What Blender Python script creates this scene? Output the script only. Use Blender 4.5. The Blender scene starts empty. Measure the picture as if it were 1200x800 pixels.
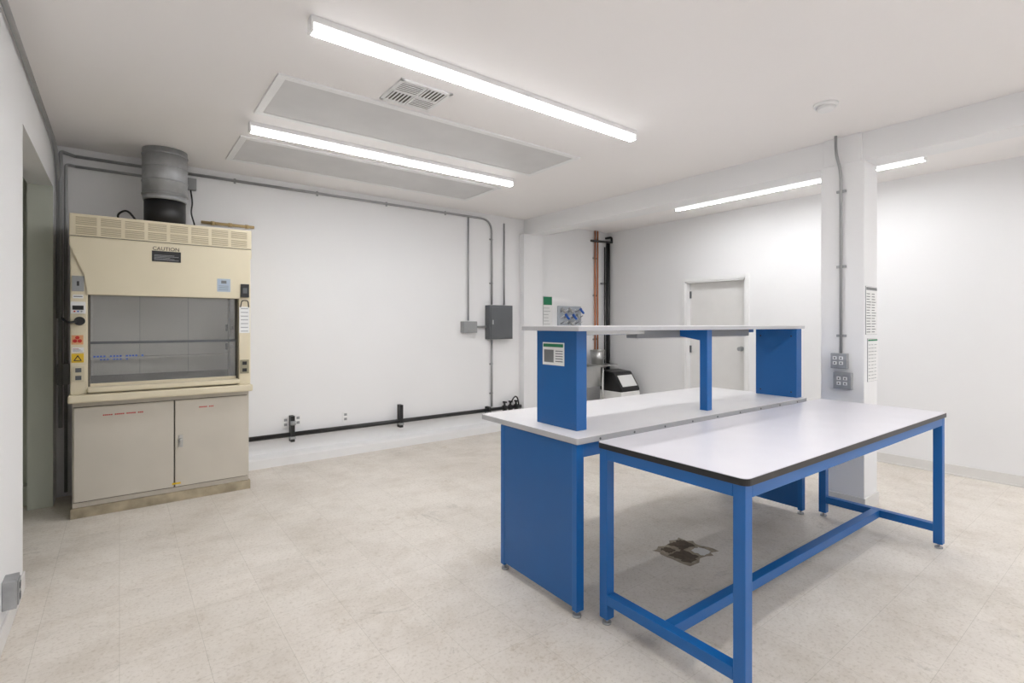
import bpy, bmesh, math
from mathutils import Vector, Matrix
import random
random.seed(4)
H = 1.45
CEIL = 2.95

# ------------------------------------------------------------------ materials
def s2l(c):
    return tuple(((v/255)/12.92 if v/255 <= 0.04045 else ((v/255+0.055)/1.055)**2.4) for v in c)

def mat(name, rgb, rough=0.5, metal=0.0, var=0.04, scale=6.0, bump=0.0, bscale=80, spec=0.5, emis=None):
    m = bpy.data.materials.new(name); m.use_nodes = True
    nt = m.node_tree; b = nt.nodes['Principled BSDF']
    b.inputs['Roughness'].default_value = rough
    b.inputs['Metallic'].default_value = metal
    b.inputs['Specular IOR Level'].default_value = spec
    c = s2l(rgb)
    tc = nt.nodes.new('ShaderNodeTexCoord')
    n = nt.nodes.new('ShaderNodeTexNoise'); n.inputs['Scale'].default_value = scale
    n.inputs['Detail'].default_value = 5
    nt.links.new(tc.outputs['Object'], n.inputs['Vector'])
    r = nt.nodes.new('ShaderNodeValToRGB')
    r.color_ramp.elements[0].position = 0.3; r.color_ramp.elements[1].position = 0.7
    r.color_ramp.elements[0].color = tuple(v*(1-var) for v in c)+(1,)
    r.color_ramp.elements[1].color = tuple(min(1, v*(1+var)) for v in c)+(1,)
    nt.links.new(n.outputs['Fac'], r.inputs['Fac'])
    nt.links.new(r.outputs['Color'], b.inputs['Base Color'])
    if bump:
        n2 = nt.nodes.new('ShaderNodeTexNoise'); n2.inputs['Scale'].default_value = bscale
        bp = nt.nodes.new('ShaderNodeBump'); bp.inputs['Strength'].default_value = bump
        bp.inputs['Distance'].default_value = 0.003
        nt.links.new(tc.outputs['Object'], n2.inputs['Vector'])
        nt.links.new(n2.outputs['Fac'], bp.inputs['Height'])
        nt.links.new(bp.outputs['Normal'], b.inputs['Normal'])
    if emis:
        b.inputs['Emission Color'].default_value = (0.985, 0.99, 1.0, 1)
        b.inputs['Emission Strength'].default_value = emis
    return m

WALL = mat('wall_paint', (240, 240, 241), 0.65, var=0.01, scale=1.2, bump=0.12, bscale=40)
WALLG = mat('recess_wall_green', (198, 202, 190), 0.6, var=0.03, scale=2)  # pale grey-green base colour for the recess walls
CEILM = mat('ceiling_paint', (246, 243, 242), 0.8, var=0.008, scale=1.0, bump=0.08, bscale=30)
TRIM = mat('trim_white', (240, 240, 240), 0.4, var=0.02)
BASEB = mat('vinyl_base', (224, 222, 219), 0.45, var=0.03)
PANELG = mat('frosted_panel_grey', (212, 211, 211), 0.45, var=0.05, scale=3)
BLUE = mat('blue_powder_coat', (6, 88, 156), 0.42, var=0.05, scale=3, bump=0.05, bscale=300)
BLUED = mat('blue_powder_coat_frame', (6, 94, 168), 0.4, var=0.04, scale=3)
LAM = mat('white_laminate', (232, 230, 231), 0.35, var=0.02)
EDGE = mat('laminate_edge_grey', (184, 184, 187), 0.4, var=0.03)
LAM2 = mat('near_white_laminate', (224, 222, 229), 0.3, var=0.02)
BLACK = mat('black_plastic', (22, 22, 24), 0.4, var=0.1)
DGREY = mat('dark_grey_metal', (92, 95, 98), 0.45, metal=0.2, var=0.05)
GREY = mat('grey_plastic', (150, 152, 153), 0.5, var=0.04)
STEEL = mat('galvanised_steel', (168, 170, 172), 0.5, metal=0.55, var=0.15, scale=14)
SSTEEL = mat('stainless_steel', (190, 190, 188), 0.28, metal=0.9, var=0.05, scale=10)
COND = mat('conduit_zinc', (162, 163, 164), 0.4, metal=0.5, var=0.06, scale=10)
CREAM = mat('hood_cream_enamel', (227, 216, 188), 0.42, var=0.03, scale=3)
CREAMD = mat('hood_louver_slot', (176, 162, 132), 0.6, var=0.05)
CAB = mat('hood_cabinet_enamel', (204, 197, 184), 0.45, var=0.04, scale=3)
SEAM = mat('seam_shadow_gap', (96, 91, 82), 0.8, var=0.05)
LINER = mat('hood_liner_grey', (214, 212, 206), 0.5, var=0.06, scale=4)
COPPER = mat('copper', (196, 124, 84), 0.35, metal=0.5, var=0.1)
BRASS = mat('brass_pipe', (196, 170, 120), 0.4, metal=0.2, var=0.15)
PAPER = mat('paper_white', (238, 238, 237), 0.6, var=0.02)
INK = mat('ink_grey', (118, 120, 122), 0.6, var=0.1)
INKL = mat('ink_pale', (160, 162, 165), 0.6, var=0.1)
INKG = mat('ink_green', (22, 120, 80), 0.6, var=0.1)
RED = mat('label_red', (196, 48, 40), 0.5)
YEL = mat('label_yellow', (226, 186, 40), 0.5)
LBLUE = mat('label_blue', (70, 104, 190), 0.5)
CYAN = mat('blue_glove', (50, 104, 200), 0.5)
GASKET = mat('white_end_cap', (240, 240, 240), 0.4)
TUBE = mat('led_diffuser', (255, 255, 255), 0.5, emis=60.0)
TUBES = mat('led_diffuser_side', (255, 255, 255), 0.5, emis=1.6)
PLY = mat('worn_plywood_plinth', (168, 156, 132), 0.8, var=0.3, scale=9, bump=0.4, bscale=60)

def glass_mat():
    m = bpy.data.materials.new('sash_glass'); m.use_nodes = True
    nt = m.node_tree; nt.nodes.clear()
    o = nt.nodes.new('ShaderNodeOutputMaterial')
    t = nt.nodes.new('ShaderNodeBsdfTransparent'); t.inputs[0].default_value = (0.88, 0.885, 0.88, 1)
    g = nt.nodes.new('ShaderNodeBsdfGlossy'); g.inputs['Roughness'].default_value = 0.02
    g.inputs[0].default_value = (0.9, 0.9, 0.9, 1)
    n = nt.nodes.new('ShaderNodeTexNoise'); n.inputs['Scale'].default_value = 3
    mp = nt.nodes.new('ShaderNodeMapRange'); mp.inputs[3].default_value = 0.06; mp.inputs[4].default_value = 0.15
    mx = nt.nodes.new('ShaderNodeMixShader')
    nt.links.new(n.outputs['Fac'], mp.inputs[0]); nt.links.new(mp.outputs[0], mx.inputs[0])
    nt.links.new(t.outputs[0], mx.inputs[1]); nt.links.new(g.outputs[0], mx.inputs[2])
    nt.links.new(mx.outputs[0], o.inputs[0])
    return m
GLASS = glass_mat()

def floor_mat():
    m = bpy.data.materials.new('vinyl_floor_tiles'); m.use_nodes = True
    nt = m.node_tree; b = nt.nodes['Principled BSDF']
    N = nt.nodes.new; L = nt.links.new
    tc = N('ShaderNodeTexCoord')
    br = N('ShaderNodeTexBrick'); br.offset = 0.0; br.squash = 1.0
    br.inputs['Scale'].default_value = 1.0
    br.inputs['Brick Width'].default_value = 0.3048
    br.inputs['Row Height'].default_value = 0.3048
    br.inputs['Mortar Size'].default_value = 0.0013
    br.inputs['Mortar Smooth'].default_value = 0.4
    br.inputs['Color1'].default_value = s2l((233, 226, 217))+(1,)
    br.inputs['Color2'].default_value = s2l((228, 221, 212))+(1,)
    br.inputs['Mortar'].default_value = s2l((206, 199, 188))+(1,)
    L(tc.outputs['Object'], br.inputs['Vector'])
    def stain(scale, p0, p1, dark, detail=8, rough=0.65, dist=0.0, off=0.0):
        mp = N('ShaderNodeMapping'); mp.inputs['Location'].default_value = (off, off*1.7, 0)
        L(tc.outputs['Object'], mp.inputs['Vector'])
        n = N('ShaderNodeTexNoise'); n.inputs['Scale'].default_value = scale
        n.inputs['Detail'].default_value = detail; n.inputs['Roughness'].default_value = rough
        n.inputs['Distortion'].default_value = dist
        L(mp.outputs[0], n.inputs['Vector'])
        r = N('ShaderNodeValToRGB'); r.color_ramp.elements[0].position = p0; r.color_ramp.elements[1].position = p1
        r.color_ramp.elements[0].color = dark; r.color_ramp.elements[1].color = (1, 1, 1, 1)
        L(n.outputs['Fac'], r.inputs['Fac'])
        return r.outputs['Color']
    def mul(a, c):
        x = N('ShaderNodeMix'); x.data_type = 'RGBA'; x.blend_type = 'MULTIPLY'; x.inputs[0].default_value = 1
        L(a, x.inputs[6]); L(c, x.inputs[7]); return x.outputs[2]
    c = mul(br.outputs['Color'], stain(0.8, 0.40, 0.58, (0.86, 0.845, 0.825, 1), detail=12, rough=0.75, dist=0.3))
    c = mul(c, stain(3.0, 0.36, 0.52, (0.89, 0.87, 0.84, 1), detail=12, rough=0.8, off=3.1))
    c = mul(c, stain(60.0, 0.34, 0.48, (0.84, 0.82, 0.79, 1), detail=4, off=1.3))
    c = mul(c, stain(1.6, 0.36, 0.43, (0.80, 0.75, 0.68, 1), detail=14, rough=0.9, off=7.7))
    c = mul(c, stain(2.4, 0.36, 0.42, (0.80, 0.795, 0.785, 1), detail=14, rough=0.85, dist=1.0, off=12.4))
    L(c, b.inputs['Base Color'])
    n = N('ShaderNodeTexNoise'); n.inputs['Scale'].default_value = 4; n.inputs['Detail'].default_value = 6
    L(tc.outputs['Object'], n.inputs['Vector'])
    mp = N('ShaderNodeMapRange'); mp.inputs[3].default_value = 0.36; mp.inputs[4].default_value = 0.6
    L(n.outputs['Fac'], mp.inputs[0]); L(mp.outputs[0], b.inputs['Roughness'])
    b.inputs['Specular IOR Level'].default_value = 0.35
    return m
FLOOR = floor_mat()

# ------------------------------------------------------------------ mesh builder
class MB:
    def __init__(s, name):
        s.name = name; s.bm = bmesh.new(); s.mats = []
    def mi(s, m):
        if m not in s.mats: s.mats.append(m)
        return s.mats.index(m)
    def _add(s, t, m, xf=None):
        i = s.mi(m)
        for f in t.faces: f.material_index = i
        if xf: bmesh.ops.transform(t, matrix=xf, verts=t.verts)
        me = bpy.data.meshes.new('t'); t.to_mesh(me); t.free()
        s.bm.from_mesh(me); bpy.data.meshes.remove(me)
        return s
    def box(s, x0, x1, y0, y1, z0, z1, m, bev=0.0, xf=None):
        t = bmesh.new(); bmesh.ops.create_cube(t, size=1)
        for v in t.verts:
            v.co = Vector(((x0+x1)/2+v.co.x*(x1-x0), (y0+y1)/2+v.co.y*(y1-y0), (z0+z1)/2+v.co.z*(z1-z0)))
        if bev: bmesh.ops.bevel(t, geom=t.edges[:], offset=bev, segments=2, affect='EDGES', profile=0.6)
        return s._add(t, m, xf)
    def cyl(s, p0, p1, r, m, seg=20, r2=None):
        p0 = Vector(p0); p1 = Vector(p1); d = p1-p0
        t = bmesh.new()
        bmesh.ops.create_cone(t, cap_ends=True, segments=seg, radius1=r, radius2=r if r2 is None else r2, depth=d.length)
        for f in t.faces: f.smooth = len(f.verts) == 4
        q = d.to_track_quat('Z', 'Y').to_matrix().to_4x4()
        return s._add(t, m, Matrix.Translation((p0+p1)/2) @ q)
    def prism(s, pts, vec, m, bev=0):
        t = bmesh.new(); vs = [t.verts.new(p) for p in pts]; f = t.faces.new(vs)
        r = bmesh.ops.extrude_face_region(t, geom=[f])
        bmesh.ops.translate(t, vec=vec, verts=[g for g in r['geom'] if isinstance(g, bmesh.types.BMVert)])
        bmesh.ops.recalc_face_normals(t, faces=t.faces)
        if bev: bmesh.ops.bevel(t, geom=t.edges[:], offset=bev, segments=2, affect='EDGES')
        return s._add(t, m)
    def tube(s, path, r, m, fil=0.0, seg=10):
        P = [Vector(p) for p in path]
        if fil:
            Q = [P[0]]
            for i in range(1, len(P)-1):
                a, b, c = P[i-1], P[i], P[i+1]
                f1 = min(fil, (a-b).length*0.45); f2 = min(fil, (c-b).length*0.45)
                A = b+(a-b).normalized()*f1; C = b+(c-b).normalized()*f2
                for k in range(8):
                    u = k/7; Q.append(A*(1-u)**2+b*2*u*(1-u)+C*u*u)
            Q.append(P[-1]); P = Q
        t = bmesh.new(); rings = []
        d = (P[1]-P[0]).normalized()
        up = Vector((0, 0, 1)) if abs(d.z) < 0.9 else Vector((1, 0, 0))
        n = d.cross(up).normalized()
        for i, p in enumerate(P):
            if i == 0: d = (P[1]-P[0])
            elif i == len(P)-1: d = (P[-1]-P[-2])
            else: d = (P[i+1]-P[i]).normalized()+(P[i]-P[i-1]).normalized()
            d.normalize(); n = (n-d*n.dot(d)).normalized(); b = d.cross(n)
            rings.append([t.verts.new(p+(n*math.cos(2*math.pi*k/seg)+b*math.sin(2*math.pi*k/seg))*r) for k in range(seg)])
        for i in range(len(rings)-1):
            for k in range(seg):
                f = t.faces.new((rings[i][k], rings[i][(k+1) % seg], rings[i+1][(k+1) % seg], rings[i+1][k])); f.smooth = True
        t.faces.new(rings[0][::-1]); t.faces.new(rings[-1])
        bmesh.ops.recalc_face_normals(t, faces=t.faces)
        return s._add(t, m)
    def done(s, loc=None, rz=0.0):
        bm = s.bm
        if loc is None:
            xs = [v.co.x for v in bm.verts]; ys = [v.co.y for v in bm.verts]; zs = [v.co.z for v in bm.verts]
            c = Vector(((min(xs)+max(xs))/2, (min(ys)+max(ys))/2, min(zs)))
            bmesh.ops.translate(bm, vec=-c, verts=bm.verts); loc = c
        me = bpy.data.meshes.new(s.name); bm.to_mesh(me); bm.free()
        for m in s.mats: me.materials.append(m)
        o = bpy.data.objects.new(s.name, me); bpy.context.collection.objects.link(o)
        o.location = loc; o.rotation_euler[2] = rz
        return o

def rrect(x0, x1, y0, y1, r, z, n=6):
    pts = []
    for cx, cy, a0 in ((x1-r, y1-r, 0), (x0+r, y1-r, 90), (x0+r, y0+r, 180), (x1-r, y0+r, 270)):
        for k in range(n+1):
            a = math.radians(a0+90*k/n); pts.append((cx+r*math.cos(a), cy+r*math.sin(a), z))
    return pts

def one(name, *a, **k):
    b = MB(name); b.box(*a, **k)
    o = b.done(loc=(0, 0, 0)) if name.startswith(('wall', 'floor', 'ceiling')) else b.done()
    return o

# ------------------------------------------------------------------ room shell
XL, XR, YB, YF = -0.42, 6.38, 5.72, -3.2
XREC = -1.5
one('floor', XREC-0.15, XR+1.6, YF-0.15, YB+0.15, -0.12, 0, FLOOR)
one('ceiling', XREC-0.15, XR+1.6, YF-0.15, YB+0.15, CEIL, CEIL+0.12, CEILM)
one('wall_back', XREC-0.15, XR+0.15, YB, YB+0.15, 0, CEIL, WALL)
one('wall_left', XL-0.15, XL, YF, 3.85, 0, CEIL, WALL)
one('wall_left', XL-0.15, XL, 3.85, 5.46, 2.55, CEIL, WALL)
one('wall_left', XL-0.15, XL, 5.46, YB, 0, CEIL, WALL)
w = MB('wall_recess')
w.box(XREC-0.1, XREC, 3.0, YB, 0, CEIL, WALLG)
w.box(XREC, XL-0.15, 2.95, 3.05, 0, CEIL, WALLG)
w.box(XREC, XL-0.15, YB-0.03, YB-0.001, 0, CEIL, WALLG)
w.box(XL-0.151, XL+0.0005, 5.455, 5.4601, 0, 2.55, WALLG)
w.box(XREC, -0.53, 5.60, YB-0.03, 0, 0.16, WALLG)
w.done(loc=(0, 0, 0))
DY0, DY1, DZ = 3.38, 4.26, 2.05
one('wall_right', XR, XR+0.15, YF, DY0, 0, CEIL, WALL)
one('wall_right', XR, XR+0.15, DY1, YB, 0, CEIL, WALL)
one('wall_right', XR, XR+0.15, DY0, DY1, DZ, CEIL, WALL)
one('wall_front', XL-0.15, XR+0.15, YF-0.15, YF, 0, CEIL, WALL)
one('ceiling_beam', 4.61, 4.87, YF, YB, 2.73, CEIL, WALL)
one('trim_1', 4.53, 4.87, 5.62, YB, 0, 2.73, WALL)
w = MB('trim_2')
w.prism([(0.95, YB, 0.0), (0.95, 5.60, 0), (0.95, 5.60, 0.085), (0.95, 5.62, 0.10), (0.95, YB, 0.115)], Vector((3.58, 0, 0)), TRIM)
w.done()
w = MB('baseboard_right')
for a, b in ((YF, DY0-0.07), (DY1+0.07, YB)):
    w.box(XR-0.012, XR, a, b, 0, 0.10, BASEB, 0.003)
    w.box(XR-0.022, XR, a, b, 0, 0.015, BASEB, 0.003)
w.done()
w = MB('baseboard_left'); w.box(XL, XL+0.01, YF, 3.85, 0, 0.1, BASEB, 0.003); w.done()
w = MB('baseboard_back'); w.box(4.87, XR-0.02, YB-0.012, YB, 0, 0.1, BASEB, 0.003); w.done()

# door
d = MB('door_1')
d.box(XR+0.09, XR+0.13, DY0+0.02, DY1-0.02, 0.005, DZ-0.02, mat('door_paint', (230, 229, 227), 0.45, var=0.02), 0.003)
for y in (DY0, DY1-0.02):
    d.box(XR-0.004, XR+0.148, y, y+0.02, 0, DZ, TRIM)
d.box(XR-0.004, XR+0.148, DY0, DY1, DZ-0.02, DZ, TRIM)
d.box(XR-0.015, XR, DY0-0.05, DY0, 0, DZ+0.05, TRIM, 0.003)
d.box(XR-0.015, XR, DY1, DY1+0.05, 0, DZ+0.05, TRIM, 0.003)
d.box(XR-0.015, XR, DY0, DY1, DZ, DZ+0.05, TRIM, 0.003)
d.cyl((XR+0.09, DY0+0.1, 1.13), (XR+0.075, DY0+0.1, 1.13), 0.032, STEEL)
d.cyl((XR+0.075, DY0+0.1, 1.13), (XR+0.04, DY0+0.1, 1.13), 0.011, STEEL)
d.cyl((XR+0.05, DY0+0.1, 1.13), (XR+0.02, DY0+0.1, 1.13), 0.027, STEEL)
for z in (0.25, 1.05, 1.82):
    d.box(XR+0.07, XR+0.092, DY1-0.04, DY1-0.02, z, z+0.1, DGREY)
d.done()

# column
c = MB('support_column')
c.box(4.58, 4.86, 1.48, 1.79, 0, 2.73, WALL, 0.006)
c.box(4.585, 4.84, 1.50, 1.77, 2.73, CEIL, WALL, 0.004)
c.box(4.57, 4.87, 1.47, 1.80, 0, 0.10, BASEB, 0.004)
c.done()
c = MB('metal_conduit')
c.tube([(4.53, 1.66, CEIL), (4.53, 1.66, 2.82), (4.562, 1.635, 2.66), (4.562, 1.635, 1.2)], 0.011, COND, fil=0.06)
for z in (2.5, 1.9, 1.35):
    c.box(4.565, 4.58, 1.60, 1.67, z, z+0.02, STEEL, 0.002)
c.box(4.535, 4.579, 1.585, 1.70, 1.10, 1.22, STEEL, 0.004)
c.box(4.53, 4.579, 1.555, 1.68, 0.94, 1.07, STEEL, 0.004)
for (yy, zz) in ((1.61, 1.13), (1.61, 1.17), (1.655, 1.13), (1.655, 1.17)):
    c.box(4.530, 4.536, yy, yy+0.028, zz, zz+0.026, PAPER, 0.002)
    c.box(4.528, 4.531, yy+0.009, yy+0.018, zz+0.007, zz+0.019, DGREY)
    c.box(4.525, 4.531, yy-0.03, yy-0.002, zz-0.16, zz-0.134, PAPER, 0.002)
    c.box(4.523, 4.526, yy-0.021, yy-0.012, zz-0.153, zz-0.141, DGREY)
c.done()

def notice(name, x0, x1, z0, z1, y, hdr=None, hfrac=0.12, lines=12, cols=2, ink=None, th=0.0022):
    ink = ink or INKL
    p = MB(name)
    W = x1-x0; Hh = z1-z0
    p.box(x0, x1, y-0.005, y-0.0005, z0, z1, INKL)
    p.box(x0+0.002, x1-0.002, y-0.006, y-0.005, z0+0.002, z1-0.002, PAPER)
    if hdr: p.box(x0+0.006, x1-0.006, y-0.0072, y-0.006, z1-Hh*hfrac-0.004, z1-0.008, hdr)
    top = z1-Hh*(hfrac+0.06)
    for i in range(lines):
        z = top-(top-z0-0.01)*(i+0.5)/lines
        for cc in range(cols):
            a = x0+0.012+cc*(W-0.024)/cols
            b = a+(W-0.024)/cols*random.uniform(0.55, 0.88)
            p.box(a, b, y-0.0068, y-0.006, z-th, z+th, ink)
    return p
notice('safety_poster', 4.60, 4.84, 1.37, 1.75, 1.48, INK, 0.07, 15, 2, INK, 0.003).done()
notice('safety_poster', 4.64, 4.85, 1.00, 1.34, 1.48, INKG, 0.05, 11, 3).done()

# ------------------------------------------------------------------ lights
def fixture(x0, x1, y0, y1):
    f = MB('linear_ceiling_light')
    along = x1-x0 > y1-y0
    f.box(x0, x1, y0, y1, CEIL-0.032, CEIL, GASKET, 0.003)
    a0, a1 = (x0, x1) if along else (y0, y1)
    b0, b1 = (y0, y1) if along else (x0, x1)
    def bx(a, b, c0, c1, za, zb, m, bev=0):
        if along: f.box(a, b, c0, c1, za, zb, m, bev)
        else: f.box(c0, c1, a, b, za, zb, m, bev)
    m = (a0+a1)/2
    for a, b in ((a0+0.012, m-0.003), (m+0.003, a1-0.012)):
        bx(a, b, b0+0.002, b1-0.002, CEIL-0.072, CEIL-0.032, TUBES, 0.003)
        bx(a+0.003, b-0.003, b0+0.005, b1-0.005, CEIL-0.0735, CEIL-0.072, TUBE)
    for a, l in ((a0, 0.012), (m-0.003, 0.006), (a1-0.012, 0.012)):
        bx(a, a+l, b0-0.001, b1+0.001, CEIL-0.075, CEIL-0.030, GASKET, 0.001)
    f.done()
fixture(0.735, 3.175, 2.55, 2.61)
fixture(0.76, 3.22, 4.16, 4.22)
fixture(5.53, 5.59, 1.33, 3.85)
fixture(0.735, 3.175, 0.2, 0.26)  # added lamp just out of view, evens the room light
fixture(0.735, 3.175, -1.9, -1.84)  # added lamp behind the camera, brightens the room
fixture(5.53, 5.59, -2.4, 0.1)  # added lamp outside the view, evens the light on the right
fixture(3.75, 3.81, -2.6, -0.1)  # added unseen lamp, fills in light between the other rows

def cpanel(x0, x1, y0, y1):
    p = MB('ceiling_access_panel')
    t = 0.05
    p.box(x0, x1, y0, y0+t, CEIL-0.012, CEIL, TRIM, 0.003)
    p.box(x0, x1, y1-t, y1, CEIL-0.012, CEIL, TRIM, 0.003)
    p.box(x0, x0+t, y0+t, y1-t, CEIL-0.012, CEIL, TRIM, 0.003)
    p.box(x1-t, x1, y0+t, y1-t, CEIL-0.012, CEIL, TRIM, 0.003)
    p.box(x0+t, x1-t, y0+t, y1-t, CEIL-0.006, CEIL, PANELG)
    p.done()
cpanel(0.75, 3.28, 3.26, 3.97)
cpanel(0.76, 3.32, 4.52, 5.24)

v = MB('ceiling_air_vent')
vx0, vx1, vy0, vy1 = 1.36, 1.72, 2.87, 3.21
z1 = CEIL; z0 = CEIL-0.012
v.box(vx0, vx1, vy0, vy0+0.025, z0, z1, TRIM, 0.003); v.box(vx0, vx1, vy1-0.025, vy1, z0, z1, TRIM, 0.003)
v.box(vx0, vx0+0.025, vy0, vy1, z0, z1, TRIM, 0.003); v.box(vx1-0.025, vx1, vy0, vy1, z0, z1, TRIM, 0.003)
xm = (vx0+vx1)/2; ym = (vy0+vy1)/2
v.box(xm-0.006, xm+0.006, vy0, vy1, z0, z1, TRIM); v.box(vx0, vx1, ym-0.006, ym+0.006, z0, z1, TRIM)
v.box(vx0+0.02, vx1-0.02, vy0+0.02, vy1-0.02, CEIL-0.003, CEIL-0.0005, SEAM)
for qx in (0, 1):
    for qy in (0, 1):
        ax0 = vx0+0.025 if qx == 0 else xm+0.006; ax1 = xm-0.006 if qx == 0 else vx1-0.025
        ay0 = vy0+0.025 if qy == 0 else ym+0.006; ay1 = ym-0.006 if qy == 0 else vy1-0.025
        n = 6
        for i in range(n):
            if (qx+qy) % 2 == 0:
                yy = ay0+(ay1-ay0)*(i+0.5)/n
                v.box(ax0, ax1, yy-0.005, yy+0.005, z0, z0+0.003, TRIM)
            else:
                xx = ax0+(ax1-ax0)*(i+0.5)/n
                v.box(xx-0.005, xx+0.005, ay0, ay1, z0, z0+0.003, TRIM)
v.done()
s = MB('smoke_detector')
s.cyl((3.82, 1.46, CEIL-0.022), (3.82, 1.46, CEIL), 0.07, TRIM, 32, 0.075)
s.cyl((3.82, 1.46, CEIL-0.045), (3.82, 1.46, CEIL-0.022), 0.045, TRIM, 32, 0.06)
s.done()

# ------------------------------------------------------------------ fume hood
h = MB('fume_hood')
FX0, FX1, FY, FB = -0.29, 0.92, 5.0, 5.66
h.box(FX0, FX1, 5.0, FB, 0, 0.075, PLY, 0.003)
h.box(FX0+0.01, FX1-0.01, 5.02, FB, 0.075, 0.865, CAB, 0.004)
h.box(FX0+0.02, 0.352, 5.0, 5.02, 0.12, 0.825, CAB, 0.004)
h.box(0.362, FX1-0.03, 5.0, 5.02, 0.12, 0.825, CAB, 0.004)
h.box(0.352, 0.362, 5.015, 5.021, 0.12, 0.825, SEAM)
h.box(FX0+0.015, FX1-0.025, 5.017, 5.0215, 0.113, 0.12, SEAM)
h.box(FX0+0.015, FX1-0.025, 5.017, 5.0215, 0.825, 0.83, SEAM)
h.box(0.385, 0.415, 4.994, 5.0, 0.44, 0.54, SSTEEL, 0.004)
h.cyl((0.40, 4.994, 0.50), (0.40, 4.965, 0.50), 0.013, SSTEEL)
h.box(0.392, 0.408, 4.955, 4.968, 0.455, 0.515, SSTEEL, 0.003)
for a, b_ in ((-0.10, 0.16), (0.53, 0.64)):
    n = int((b_-a)/0.012)
    for i in range(n):
        if i % 6 != 5: h.box(a+i*0.012, a+i*0.012+0.009, 4.9985, 5.0, 0.752, 0.762, RED)
h.box(0.34, 0.40, 4.9985, 5.0, 0.14, 0.155, YEL)
h.box(FX0-0.012, FX1+0.008, 4.93, FB, 0.868, 0.925, CREAM, 0.012)
h.box(FX0, FX0+0.02, 5.03, FB, 0.925, 2.12, CREAM)
h.box(FX1-0.02, FX1, 5.03, FB, 0.925, 2.12, CREAM)
h.box(FX0, -0.19, 5.0, 5.09, 0.925, 2.12, CREAM, 0.006)
h.box(0.83, FX1, 5.0, 5.09, 0.925, 2.12, CREAM, 0.006)
h.box(FX0+0.02, FX1-0.02, FB-0.02, FB, 0.925, 2.12, CREAM)
h.box(-0.2, -0.19, 5.09, 5.6, 0.925, 1.75, LINER); h.box(0.83, 0.84, 5.09, 5.6, 0.925, 1.75, LINER)
h.box(-0.19, 0.83, 5.55, 5.57, 1.02, 1.75, LINER)
h.box(-0.19, 0.83, 5.6, 5.61, 0.925, 1.1, SEAM)
h.box(-0.19, 0.83, 5.09, 5.6, 1.75, 1.77, LINER)
h.box(0.14, 0.144, 5.545, 5.552, 1.02, 1.75, GREY); h.box(0.5, 0.504, 5.545, 5.552, 1.02, 1.75, GREY)
h.box(-0.19, 0.83, 5.42, 5.55, 1.16, 1.175, LINER, 0.003)
h.box(-0.17, 0.8, 5.12, 5.53, 0.925, 0.935, LINER, 0.003)
for z in (1.25, 1.42):
    h.cyl((0.83, 5.3, z), (0.79, 5.3, z), 0.018, SSTEEL, 12); h.box(0.77, 0.79, 5.28, 5.32, z-0.03, z+0.03, BLACK, 0.003)
h.prism([(FX0-0.005, 4.985, 2.11), (FX1+0.005, 4.985, 2.11), (FX1+0.005, 4.985, 2.04), (0.845, 4.985, 1.80), (0.835, 4.985, 1.675),
         (-0.195, 4.985, 1.675), (-0.205, 4.985, 1.80), (FX0-0.005, 4.985, 2.04)], Vector((0, 0.06, 0)), CREAM, 0.004)
h.box(FX0-0.005, FX1+0.005, 4.98, FB, 2.11, 2.275, CREAM, 0.005)
ng = 8; gw = (FX1-FX0-0.04)/ng
for g in range(ng):
    gx = FX0+0.02+g*gw
    for row in range(2):
        for k in range(5):
            zz = 2.125+row*0.072+k*0.0125
            h.box(gx+0.012, gx+gw-0.012, 4.9775, 4.981, zz, zz+0.0055, CREAMD)
h.box(FX0, FX1, 4.979, 4.981, 2.108, 2.111, SEAM)
h.box(-0.19, 0.83, 4.965, 5.06, 0.935, 0.975, CREAM, 0.012)
h.box(-0.19, 0.83, 5.075, 5.10, 0.965, 0.995, CREAM, 0.004)
h.box(-0.188, 0.828, 5.085, 5.09, 0.995, 1.30, GLASS)
h.box(-0.188, 0.828, 5.105, 5.11, 1.32, 1.70, GLASS)
h.box(-0.19, 0.83, 5.08, 5.115, 1.298, 1.318, DGREY, 0.003)
h.box(-0.19, -0.178, 5.06, 5.115, 0.975, 1.7, SEAM); h.box(0.818, 0.83, 5.06, 5.115, 0.975, 1.7, SEAM)
h.box(0.775, 0.79, 5.2, 5.23, 0.98, 1.74, SEAM)
for i in range(16):
    if i % 5 != 4: h.box(-0.16+i*0.02, -0.146+i*0.02, 5.083, 5.0845, 1.195, 1.208, LBLUE)
for i in range(9):
    if i % 4 != 3: h.box(-0.12+i*0.02, -0.106+i*0.02, 5.083, 5.0845, 1.172, 1.182, LBLUE)
h.box(0.205, 0.40, 4.981, 4.985, 1.955, 2.04, BLACK, 0.001)
for i in range(5):
    h.box(0.22, 0.385-0.03*(i % 3), 4.980, 4.981, 1.967+i*0.0095, 1.970+i*0.0095, INKL)
h.box(0.66, 0.76, 4.982, 4.985, 1.73, 1.84, mat('notice_pale_blue', (176, 190, 206), 0.6))
h.box(0.69, 0.73, 4.981, 4.982, 1.80, 1.825, INK)
for i in range(4): h.box(0.672, 0.745, 4.981, 4.982, 1.742+i*0.012, 1.745+i*0.012, INK)
def plate(x, z, w, hh, m, inner=None, iw=0.3, ih=0.3, n=1, dep=0.008):
    h.box(x-w/2, x+w/2, 5.0-dep, 5.0, z-hh/2, z+hh/2, m, min(0.002, dep/3))
    if inner:
        for i in range(n):
            zc = z-hh/2+hh*(i+0.5)/n
            h.box(x-w*iw/2, x+w*iw/2, 5.0-dep-0.002, 5.0-dep, zc-hh*ih/n/2, zc+hh*ih/n/2, inner)
plate(-0.245, 1.755, 0.07, 0.115, GREY, BLACK, 0.2, 0.3)
plate(-0.245, 1.575, 0.085, 0.09, PAPER, BLACK, 0.75, 0.35)
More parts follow.
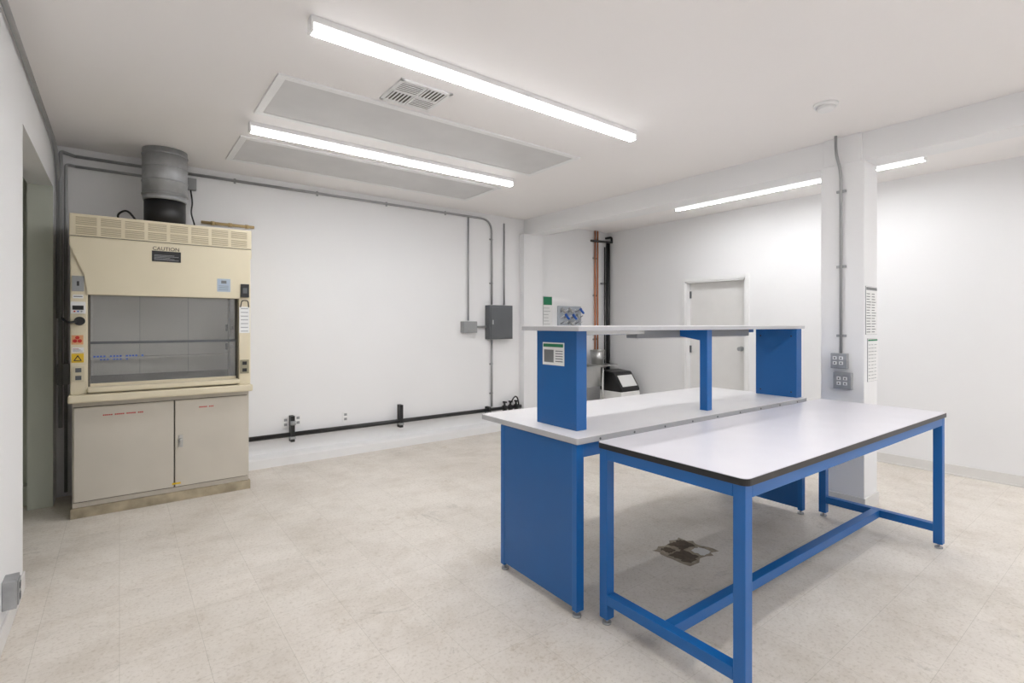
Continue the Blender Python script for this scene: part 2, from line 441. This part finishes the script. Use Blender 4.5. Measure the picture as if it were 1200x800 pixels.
for i in range(3): h.cyl((-0.265+i*0.02, 4.992, 1.547), (-0.265+i*0.02, 4.989, 1.547), 0.006, (RED, LBLUE, GREY)[i], 10)
h.cyl((-0.235, 5.0, 1.475), (-0.235, 4.95, 1.475), 0.032, BLACK, 20)
h.tube([(-0.24, 4.96, 1.475), (-0.30, 4.94, 1.46), (-0.34, 4.99, 1.50), (-0.33, 5.1, 1.49)], 0.008, BLACK, fil=0.03)
h.box(-0.282, -0.215, 4.997, 5.0, 1.30, 1.37, mat('label_orange', (226, 168, 120), 0.5))
for k in range(3):
    a = math.radians(90+120*k)
    h.cyl((-0.249+0.016*math.cos(a), 4.997, 1.335+0.016*math.sin(a)), (-0.249+0.016*math.cos(a), 4.995, 1.335+0.016*math.sin(a)), 0.013, RED, 14)
h.box(-0.280, -0.212, 4.997, 5.0, 1.243, 1.278, PAPER)
for i in range(3): h.box(-0.275, -0.22-0.01*i, 4.996, 4.997, 1.25+i*0.008, 1.253+i*0.008, RED if i == 2 else INK)
h.box(-0.275, -0.215, 4.997, 5.0, 1.645, 1.672, PAPER); h.box(-0.27, -0.22, 4.996, 4.997, 1.655, 1.662, INK)
h.box(-0.282, -0.212, 4.997, 5.0, 1.165, 1.232, YEL)
h.prism([(-0.272, 4.997, 1.178), (-0.222, 4.997, 1.178), (-0.247, 4.997, 1.222)], Vector((0, -0.002, 0)), BLACK)
h.prism([(-0.262, 4.995, 1.184), (-0.232, 4.995, 1.184), (-0.247, 4.995, 1.210)], Vector((0, -0.001, 0)), YEL)
plate(-0.243, 1.08, 0.07, 0.115, mat('outlet_ivory', (214, 204, 176), 0.4), DGREY, 0.5, 0.55, 2)
plate(0.872, 1.745, 0.065, 0.115, BLACK, DGREY, 0.5, 0.4, dep=0.03)
plate(0.872, 1.49, 0.082, 0.23, PAPER, INKL, 0.7, 0.2, 7, dep=0.002)
h.tube([(0.84, 4.995, 1.60), (0.85, 4.99, 1.66), (0.90, 4.99, 1.66), (0.905, 4.995, 1.60)], 0.004, BLACK, fil=0.02)
plate(0.872, 1.08, 0.07, 0.12, mat('outlet_tan', (150, 144, 120), 0.4), BLACK, 0.5, 0.5, 2)
hood = h.done()
def text(body, size, loc, m, parent):
    cu = bpy.data.curves.new('lettering', 'FONT'); cu.body = body; cu.size = size; cu.extrude = 0.0006; cu.align_x = 'CENTER'
    o = bpy.data.objects.new('lettering', cu); bpy.context.collection.objects.link(o)
    cu.materials.append(m)
    o.parent = parent; o.location = Vector(loc)-parent.location; o.rotation_euler = (math.pi/2, 0, 0)
text('CAUTION', 0.040, (0.30, 4.983, 2.046), BLACK, hood)

d = MB('exhaust_duct')
cx, cy = 0.315, 5.36
d.cyl((cx, cy, 2.276), (cx, cy, 2.515), 0.152, BLACK, 36)
d.cyl((cx, cy, 2.276), (cx, cy, 2.30), 0.172, BLACK, 36)
d.cyl((cx, cy, 2.51), (cx, cy, 2.55), 0.157, STEEL, 36, 0.165)
d.cyl((cx, cy, 2.55), (cx, cy, CEIL), 0.165, STEEL, 36)
for z in (2.56, 2.67, 2.79, 2.90):
    d.cyl((cx, cy, z), (cx, cy, z+0.010), 0.170, STEEL, 36)
d.done()
c = MB('power_cable')
c.tube([(0.56, 5.62, 2.29), (0.56, 5.58, 2.36), (0.53, 5.64, 2.5), (0.55, 5.68, 2.6), (0.53, 5.69, 2.75)], 0.007, BLACK, fil=0.05)
c.box(0.50, 0.58, 5.66, 5.71, 2.72, 2.83, GREY, 0.004)
c.done()
c = MB('power_cable')
c.tube([(0.02, 5.45, 2.283), (-0.02, 5.35, 2.36), (0.05, 5.28, 2.40), (0.12, 5.27, 2.30), (0.11, 5.2, 2.283)], 0.008, BLACK, fil=0.05)
c.done()
c = MB('gas_pipe'); c.tube([(0.62, 5.69, 2.43), (1.08, 5.69, 2.43)], 0.014, BRASS)
for x in (0.7, 0.85, 1.0): c.cyl((x, 5.69, 2.43), (x+0.03, 5.69, 2.43), 0.019, BRASS, 12)
c.done()

# ------------------------------------------------------------------ wall services
c = MB('wall_conduit')
yc = YB-0.02
c.tube([(-0.30, yc, 2.875), (4.03, yc, 2.875), (4.03, yc, 1.72)], 0.0135, COND, fil=0.18)
c.tube([(4.03, yc, 1.24), (4.03, yc, 0.33)], 0.0135, COND)
c.tube([(3.65, yc, 2.87), (3.65, yc, 1.5)], 0.011, COND)
c.tube([(4.24, yc, 2.85), (4.24, yc, 1.72)], 0.011, COND)
c.tube([(-0.30, yc, 2.79), (0.48, yc, 2.79)], 0.012, COND)
for z in (2.6, 2.0, 0.9, 0.5):
    c.box(4.00, 4.06, YB-0.008, YB, z, z+0.02, STEEL, 0.001)
for x in (0.9, 1.7, 2.5, 3.3): c.box(x, x+0.02, YB-0.01, YB, 2.85, 2.90, STEEL, 0.001)
c.done()
c = MB('corner_conduit')
c.tube([(-0.355, 5.66, 0.05), (-0.355, 5.66, 2.79), (-0.30, 5.70, 2.79)], 0.012, COND, fil=0.03)
c.tube([(-0.385, 5.60, 0.6), (-0.385, 5.60, 2.875), (-0.30, 5.70, 2.875)], 0.014, GREY, fil=0.03)
c.tube([(XL+0.02, -3.0, 2.86), (XL+0.02, 5.3, 2.86), (XL+0.02, 5.62, 2.70), (XL+0.02, 5.62, 1.5)], 0.014, COND, fil=0.15)
c.box(-0.41, -0.33, 5.62, 5.70, 0.95, 1.12, GREY, 0.004)
c.done()
p = MB('breaker_panel')
p.box(3.93, 4.32, YB-0.11, YB, 1.25, 1.71, DGREY, 0.006)
p.box(3.95, 4.30, YB-0.118, YB-0.11, 1.27, 1.69, DGREY, 0.004)
p.box(3.965, 3.985, YB-0.13, YB-0.118, 1.45, 1.51, STEEL, 0.003)
p.done()
p = MB('junction_box')
p.box(3.54, 3.76, YB-0.07, YB, 1.34, 1.49, GREY, 0.005)
p.box(3.55, 3.75, YB-0.074, YB-0.07, 1.35, 1.48, GREY, 0.003)
p.cyl((3.76, YB-0.03, 1.42), (3.93, YB-0.03, 1.42), 0.012, COND)
p.done()
p = MB('black_wall_pipe')
p.tube([(0.96, YB-0.05, 0.295), (4.51, YB-0.05, 0.295)], 0.024, BLACK, seg=14)
for x in (1.44, 2.67, 3.95):
    p.box(x-0.02, x+0.02, YB-0.085, YB, 0.22, 0.49 if x < 3 else 0.34, BLACK, 0.003)
    p.box(x-0.026, x+0.026, YB-0.09, YB-0.02, 0.25, 0.275, STEEL, 0.002)
p.cyl((1.44, YB-0.09, 0.40), (1.44, YB-0.09, 0.44), 0.026, STEEL)
for i in range(3):
    x = 4.2+i*0.10
    p.cyl((x, YB-0.05, 0.295), (x+0.05, YB-0.05, 0.295), 0.036, BLACK)
    p.cyl((x+0.025, YB-0.05, 0.295), (x+0.025, YB-0.05, 0.37), 0.014, BLACK)
    p.cyl((x+0.0, YB-0.05, 0.38), (x+0.06, YB-0.05, 0.37), 0.012, BLACK)
p.tube([(4.3, YB-0.06, 0.33), (4.36, YB-0.11, 0.46), (4.44, YB-0.07, 0.42), (4.46, YB-0.07, 0.31)], 0.010, BLACK, fil=0.05)
p.done()
for x, z in ((1.385, 0.42), (1.51, 0.43), (2.02, 0.41)):
    p = MB('wall_outlet')
    p.box(x-0.036, x+0.036, YB-0.008, YB, z-0.058, z+0.058, TRIM, 0.003)
    for dz in (-0.025, 0.025):
        p.box(x-0.016, x+0.016, YB-0.010, YB-0.008, z+dz-0.014, z+dz+0.014, INKL, 0.0005)
        p.box(x-0.008, x-0.005, YB-0.011, YB-0.010, z+dz-0.005, z+dz+0.007, SEAM); p.box(x+0.005, x+0.008, YB-0.011, YB-0.010, z+dz-0.005, z+dz+0.007, SEAM)
    p.done()
p = MB('surface_outlet_box')
p.box(XL, XL+0.05, 3.21, 3.31, 0.16, 0.29, STEEL, 0.004)
p.box(XL+0.05, XL+0.055, 3.225, 3.295, 0.17, 0.28, GREY, 0.002)
for z in (0.2, 0.25): p.box(XL+0.055, XL+0.058, 3.245, 3.275, z-0.014, z+0.014, DGREY, 0.001)
p.done()

# ------------------------------------------------------------------ corner sink zone
notice('exit_notice', 4.97, 5.15, 1.42, 1.87, YB, INKG, 0.28, 6, 1, INK).done()
p = MB('drying_rack')
p.box(5.25, 5.74, YB-0.03, YB-0.002, 1.20, 1.73, mat('rack_board', (176, 182, 190), 0.4, var=0.05), 0.008)
for i in range(6):
    for j in range(5):
        x = 5.30+i*0.078; z = 1.28+j*0.09
        p.cyl((x, YB-0.03, z), (x, YB-0.11, z+0.035), 0.009, PAPER if (i+j) % 2 else GREY, 8, 0.006)
for i, j in ((0, 4), (2, 4), (3, 3), (5, 4), (1, 3), (4, 3), (2, 2)):
    x = 5.30+i*0.078; z = 1.30+j*0.09
    p.cyl((x, YB-0.13, z-0.04), (x, YB-0.06, z+0.03), 0.016, CYAN if i % 2 else SSTEEL, 10, 0.022)
p.done()
p = MB('utility_sink')
sx0, sx1, sy0, sy1 = 5.15, 5.70, 5.15, YB-0.01
zt = 0.84
p.box(sx0, sx1, sy0, sy0+0.05, zt-0.02, zt, SSTEEL, 0.004); p.box(sx0, sx1, sy1-0.08, sy1, zt-0.02, zt, SSTEEL, 0.004)
p.box(sx0, sx0+0.05, sy0, sy1, zt-0.02, zt, SSTEEL, 0.004); p.box(sx1-0.05, sx1, sy0, sy1, zt-0.02, zt, SSTEEL, 0.004)
p.box(sx0+0.045, sx0+0.055, sy0+0.045, sy1-0.075, 0.55, zt-0.01, SSTEEL); p.box(sx1-0.055, sx1-0.045, sy0+0.045, sy1-0.075, 0.55, zt-0.01, SSTEEL)
p.box(sx0+0.045, sx1-0.045, sy0+0.045, sy0+0.055, 0.55, zt-0.01, SSTEEL); p.box(sx0+0.045, sx1-0.045, sy1-0.085, sy1-0.075, 0.55, zt-0.01, SSTEEL)
p.box(sx0+0.045, sx1-0.045, sy0+0.045, sy1-0.075, 0.54, 0.55, SSTEEL)
p.box(sx0, sx1, sy1-0.015, sy1, zt, zt+0.2, SSTEEL, 0.003)
for x in (sx0+0.03, sx1-0.03):
    for y in (sy0+0.03, sy1-0.03): p.cyl((x, y, 0), (x, y, zt-0.02), 0.018, SSTEEL, 12)
p.tube([(5.42, sy1-0.04, zt), (5.42, sy1-0.04, zt+0.3), (5.42, sy1-0.25, zt+0.3), (5.42, sy1-0.25, zt+0.2)], 0.012, SSTEEL, fil=0.08)
p.done()
p = MB('ice_maker')
ix0, ix1, iy0, iy1 = 5.78, 6.20, 4.92, 5.34
p.box(ix0, ix1, iy0, iy1, 0.02, 0.46, PAPER, 0.01)
p.prism([(ix0, iy0, 0.46), (ix0, iy0, 0.50), (ix0, iy0+0.16, 0.74), (ix0, iy1, 0.76), (ix0, iy1, 0.46)], Vector((ix1-ix0, 0, 0)), BLACK, 0.01)
p.box(ix0+0.04, ix1-0.04, iy0-0.006, iy0+0.005, 0.30, 0.34, BLACK, 0.003)
p.prism([(ix0+0.05, iy0+0.015, 0.535), (ix1-0.05, iy0+0.015, 0.535), (ix1-0.05, iy0+0.12, 0.69), (ix0+0.05, iy0+0.12, 0.69)], Vector((0, -0.006, 0.004)), PAPER)
for x in (ix0+0.04, ix1-0.04):
    for y in (iy0+0.04, iy1-0.04): p.cyl((x, y, 0), (x, y, 0.03), 0.02, BLACK, 12)
p.done()
p = MB('wall_shelf')
p.box(5.74, 6.24, 5.37, YB-0.002, 0.80, 0.825, SSTEEL, 0.003)
for x in (5.80, 6.0): p.prism([(x, YB-0.002, 0.80), (x, 5.4, 0.80), (x, YB-0.002, 0.6)], Vector((0.01, 0, 0)), SSTEEL)
p.done()
p = MB('steel_bucket')
p.cyl((5.90, 5.50, 0.8255), (5.90, 5.50, 1.05), 0.09, SSTEEL, 24, 0.11)
p.cyl((5.90, 5.50, 1.04), (5.90, 5.50, 1.055), 0.114, SSTEEL, 24)
p.tube([(5.79, 5.50, 1.0), (5.80, 5.42, 0.93), (5.90, 5.385, 0.90), (6.0, 5.42, 0.93), (6.01, 5.5, 1.0)], 0.004, SSTEEL, fil=0.05)
p.done()
p = MB('copper_pipe')
for i, x in enumerate((6.05, 6.11)):
    p.tube([(x, YB-0.03, 0.9), (x, YB-0.03, CEIL)], 0.013, COPPER)
for z in (1.2, 1.9, 2.5): p.box(6.02, 6.14, YB-0.015, YB, z, z+0.025, STEEL, 0.002)
p.done()
p = MB('black_drain_pipe')
p.tube([(6.31, YB-0.07, 0.10), (6.31, YB-0.07, 2.80)], 0.034, BLACK, seg=14)
p.tube([(6.23, YB-0.07, 0.10), (6.23, YB-0.07, 2.70)], 0.011, BLACK)
for z in (0.7, 1.4, 2.1): p.box(6.20, 6.36, YB-0.04, YB-0.001, z, z+0.03, STEEL, 0.002)
p.done()
p = MB('pipe_bracket')
p.tube([(6.34, YB-0.13, 2.78), (5.85, YB-0.13, 2.76)], 0.018, BLACK)
p.tube([(6.33, YB-0.13, 2.78), (6.33, YB-0.13, 2.86), (6.33, YB-0.002, 2.86)], 0.018, BLACK, fil=0.03)
p.done()

# ------------------------------------------------------------------ bench with shelf
b = MB('lab_bench')
Lb, Wb = 2.39, 0.86
b.prism(rrect(-0.01, Lb, -0.012, Wb, 0.015, 0.860), Vector((0, 0, 0.028)), EDGE)
b.prism(rrect(-0.009, Lb-0.001, -0.011, Wb-0.001, 0.014, 0.888), Vector((0, 0, 0.002)), LAM)
b.box(0.01, Lb-0.02, 0.005, Wb-0.02, 0.854, 0.860, BLACK)
for x0, x1 in ((0.0, 0.035), (Lb-0.055, Lb-0.02)):
    b.box(x0, x1, 0.006, 0.65, 0.045, 0.855, BLUE, 0.003)
    b.box(x0-0.002, x1+0.012, 0.0, 0.035, 0.03, 0.855, BLUED, 0.003)
    b.box(x0-0.002, x1+0.012, 0.62, 0.655, 0.03, 0.855, BLUED, 0.003)
    for y in (0.02, 0.635):
        xm = (x0+x1)/2
        b.cyl((xm, y, 0.0), (xm, y, 0.012), 0.022, STEEL, 16); b.cyl((xm, y, 0.012), (xm, y, 0.045), 0.008, STEEL, 10)
b.box(0.035, Lb-0.055, 0.012, 0.035, 0.785, 0.853, BLUED, 0.003)
b.box(0.035, Lb-0.055, 0.62, 0.647, 0.785, 0.853, BLUED, 0.003)
b.box(0.035, Lb-0.055, 0.31, 0.35, 0.80, 0.853, BLUED, 0.003)
for i in range(9): b.cyl((0.15+i*0.26, -0.014, 0.872), (0.15+i*0.26, -0.011, 0.872), 0.006, DGREY, 10)
ZS = 1.416
b.box(0.11, 0.185, 0.12, 0.45, 0.89, ZS, BLUE, 0.003)
b.box(0.1075, 0.1105, 0.215, 0.395, 1.225, 1.35, PAPER)
b.box(0.1065, 0.1075, 0.222, 0.388, 1.325, 1.343, INKG)
b.box(0.1065, 0.1075, 0.30, 0.382, 1.24, 1.31, INK)
for i in range(5): b.box(0.1065, 0.1075, 0.225, 0.285, 1.245+i*0.014, 1.250+i*0.014, INK)
b.box(Lb-0.08, Lb-0.0, 0.03, 0.35, 0.89, ZS, BLUE, 0.003)
for z in (0.93, 1.36):
    b.cyl((Lb-0.08, 0.07, z), (Lb-0.082, 0.07, z), 0.006, BLACK, 10)
    b.cyl((Lb-0.08, 0.31, z), (Lb-0.082, 0.31, z), 0.006, BLACK, 10)
b.box(1.235, 1.29, 0.09, 0.145, 0.89, ZS, BLUED, 0.003)
b.prism([(1.24, 0.145, 1.415), (1.24, 0.42, 1.415), (1.24, 0.42, 1.39), (1.24, 0.145, 1.345)], Vector((0.045, 0, 0)), BLUED)
b.box(0.12, Lb-0.02, 0.40, 0.43, 1.385, ZS, BLUED, 0.002)
b.box(0.03, Lb+0.03, 0.02, 0.49, ZS, ZS+0.022, EDGE, 0.002)
b.box(0.032, Lb+0.028, 0.022, 0.488, ZS+0.0221, ZS+0.0265, LAM, 0.001)
b.box(0.80, 2.12, 0.30, 0.39, 1.362, 1.412, GREY, 0.006)
b.box(0.82, 2.10, 0.31, 0.38, 1.356, 1.362, PAPER, 0.002)
b.box(0.25, 0.75, 0.2, 0.26, 1.392, 1.415, SSTEEL, 0.003)
b.done(loc=(1.785, 1.80, 0), rz=math.radians(-1.5))

# ------------------------------------------------------------------ work table
t = MB('work_table')
Lt, Wt = 2.43, 0.765
t.prism(rrect(0, Lt, 0, Wt, 0.03, 0.852), Vector((0, 0, 0.026)), BLACK)
t.prism(rrect(0.002, Lt-0.002, 0.002, Wt-0.002, 0.028, 0.878), Vector((0, 0, 0.002)), LAM2)
s = 0.05
lx = (0.01, Lt-0.012-s); ly = (0.012, Wt-0.012-s)
for x in lx:
    for y in ly:
        t.box(x, x+s, y, y+s, 0.03, 0.852, BLUED, 0.004)
        t.cyl((x+s/2, y+s/2, 0), (x+s/2, y+s/2, 0.01), 0.022, STEEL, 16)
        t.cyl((x+s/2, y+s/2, 0.01), (x+s/2, y+s/2, 0.03), 0.008, STEEL, 10)
    t.box(x, x+s, ly[0]+s, ly[1], 0.80, 0.852, BLUED, 0.003)
    t.box(x, x+s, ly[0]+s, ly[1], 0.105, 0.155, BLUED, 0.003)
for y in ly:
    t.box(lx[0]+s, lx[1], y, y+s, 0.80, 0.852, BLUED, 0.003)
t.box(lx[0]+s, lx[1], Wt/2-s/2, Wt/2+s/2, 0.105, 0.155, BLUED, 0.003)
for x in (0.8, 1.6): t.box(x, x+0.05, ly[0]+s, ly[1], 0.81, 0.852, BLUED, 0.003)
t.done(loc=(1.826, 0.962, 0), rz=math.radians(-1.3))

# damaged tile
f = MB('damaged_floor_tile')
SUB = mat('exposed_subfloor', (160, 148, 130), 0.9, var=0.3, scale=25)
SUBD = mat('black_mastic', (92, 80, 66), 0.8, var=0.3, scale=30)
def jag(x0, x1, y0, y1, j, n=7):
    pts = []
    cs = [(x0, y0), (x1, y0), (x1, y1), (x0, y1)]
    for k in range(4):
        a = cs[k]; b2 = cs[(k+1) % 4]
        for i in range(n):
            u = i/n
            pts.append((a[0]+(b2[0]-a[0])*u+random.uniform(-j, j), a[1]+(b2[1]-a[1])*u+random.uniform(-j, j), 0.0))
    return pts
f.prism(jag(2.71, 3.03, 1.79, 2.06, 0.018), Vector((0, 0, 0.0012)), SUB)
f.prism(jag(2.74, 2.87, 1.81, 1.94, 0.010), Vector((0, 0, 0.002)), SUBD)
f.prism(jag(2.87, 3.00, 1.93, 2.04, 0.010), Vector((0, 0, 0.0022)), SUBD)
f.prism(jag(2.90, 2.99, 1.81, 1.90, 0.008), Vector((0, 0, 0.0024)), BASEB)
f.prism(jag(2.76, 2.83, 1.96, 2.03, 0.008), Vector((0, 0, 0.0024)), SUBD)
f.done()

# ------------------------------------------------------------------ world + camera
wd = bpy.data.worlds.new('world'); bpy.context.scene.world = wd; wd.use_nodes = True
wd.node_tree.nodes['Background'].inputs[0].default_value = (0.8, 0.85, 0.9, 1)
wd.node_tree.nodes['Background'].inputs[1].default_value = 0.3
cam = bpy.data.cameras.new('camera'); co = bpy.data.objects.new('camera', cam)
bpy.context.collection.objects.link(co)
co.location = (0, 0, H)
co.rotation_euler = (math.pi/2, 0, -math.atan2(0.609, 0.793))
cam.sensor_width = 36; cam.lens = 599/1200*36; cam.shift_y = -20/1200; cam.clip_start = 0.02
bpy.context.scene.camera = co
bpy.context.scene.view_settings.view_transform = 'Standard'
bpy.context.scene.view_settings.look = 'None'
bpy.context.scene.view_settings.exposure = 0.0
bpy.context.scene.view_settings.gamma = 1.05
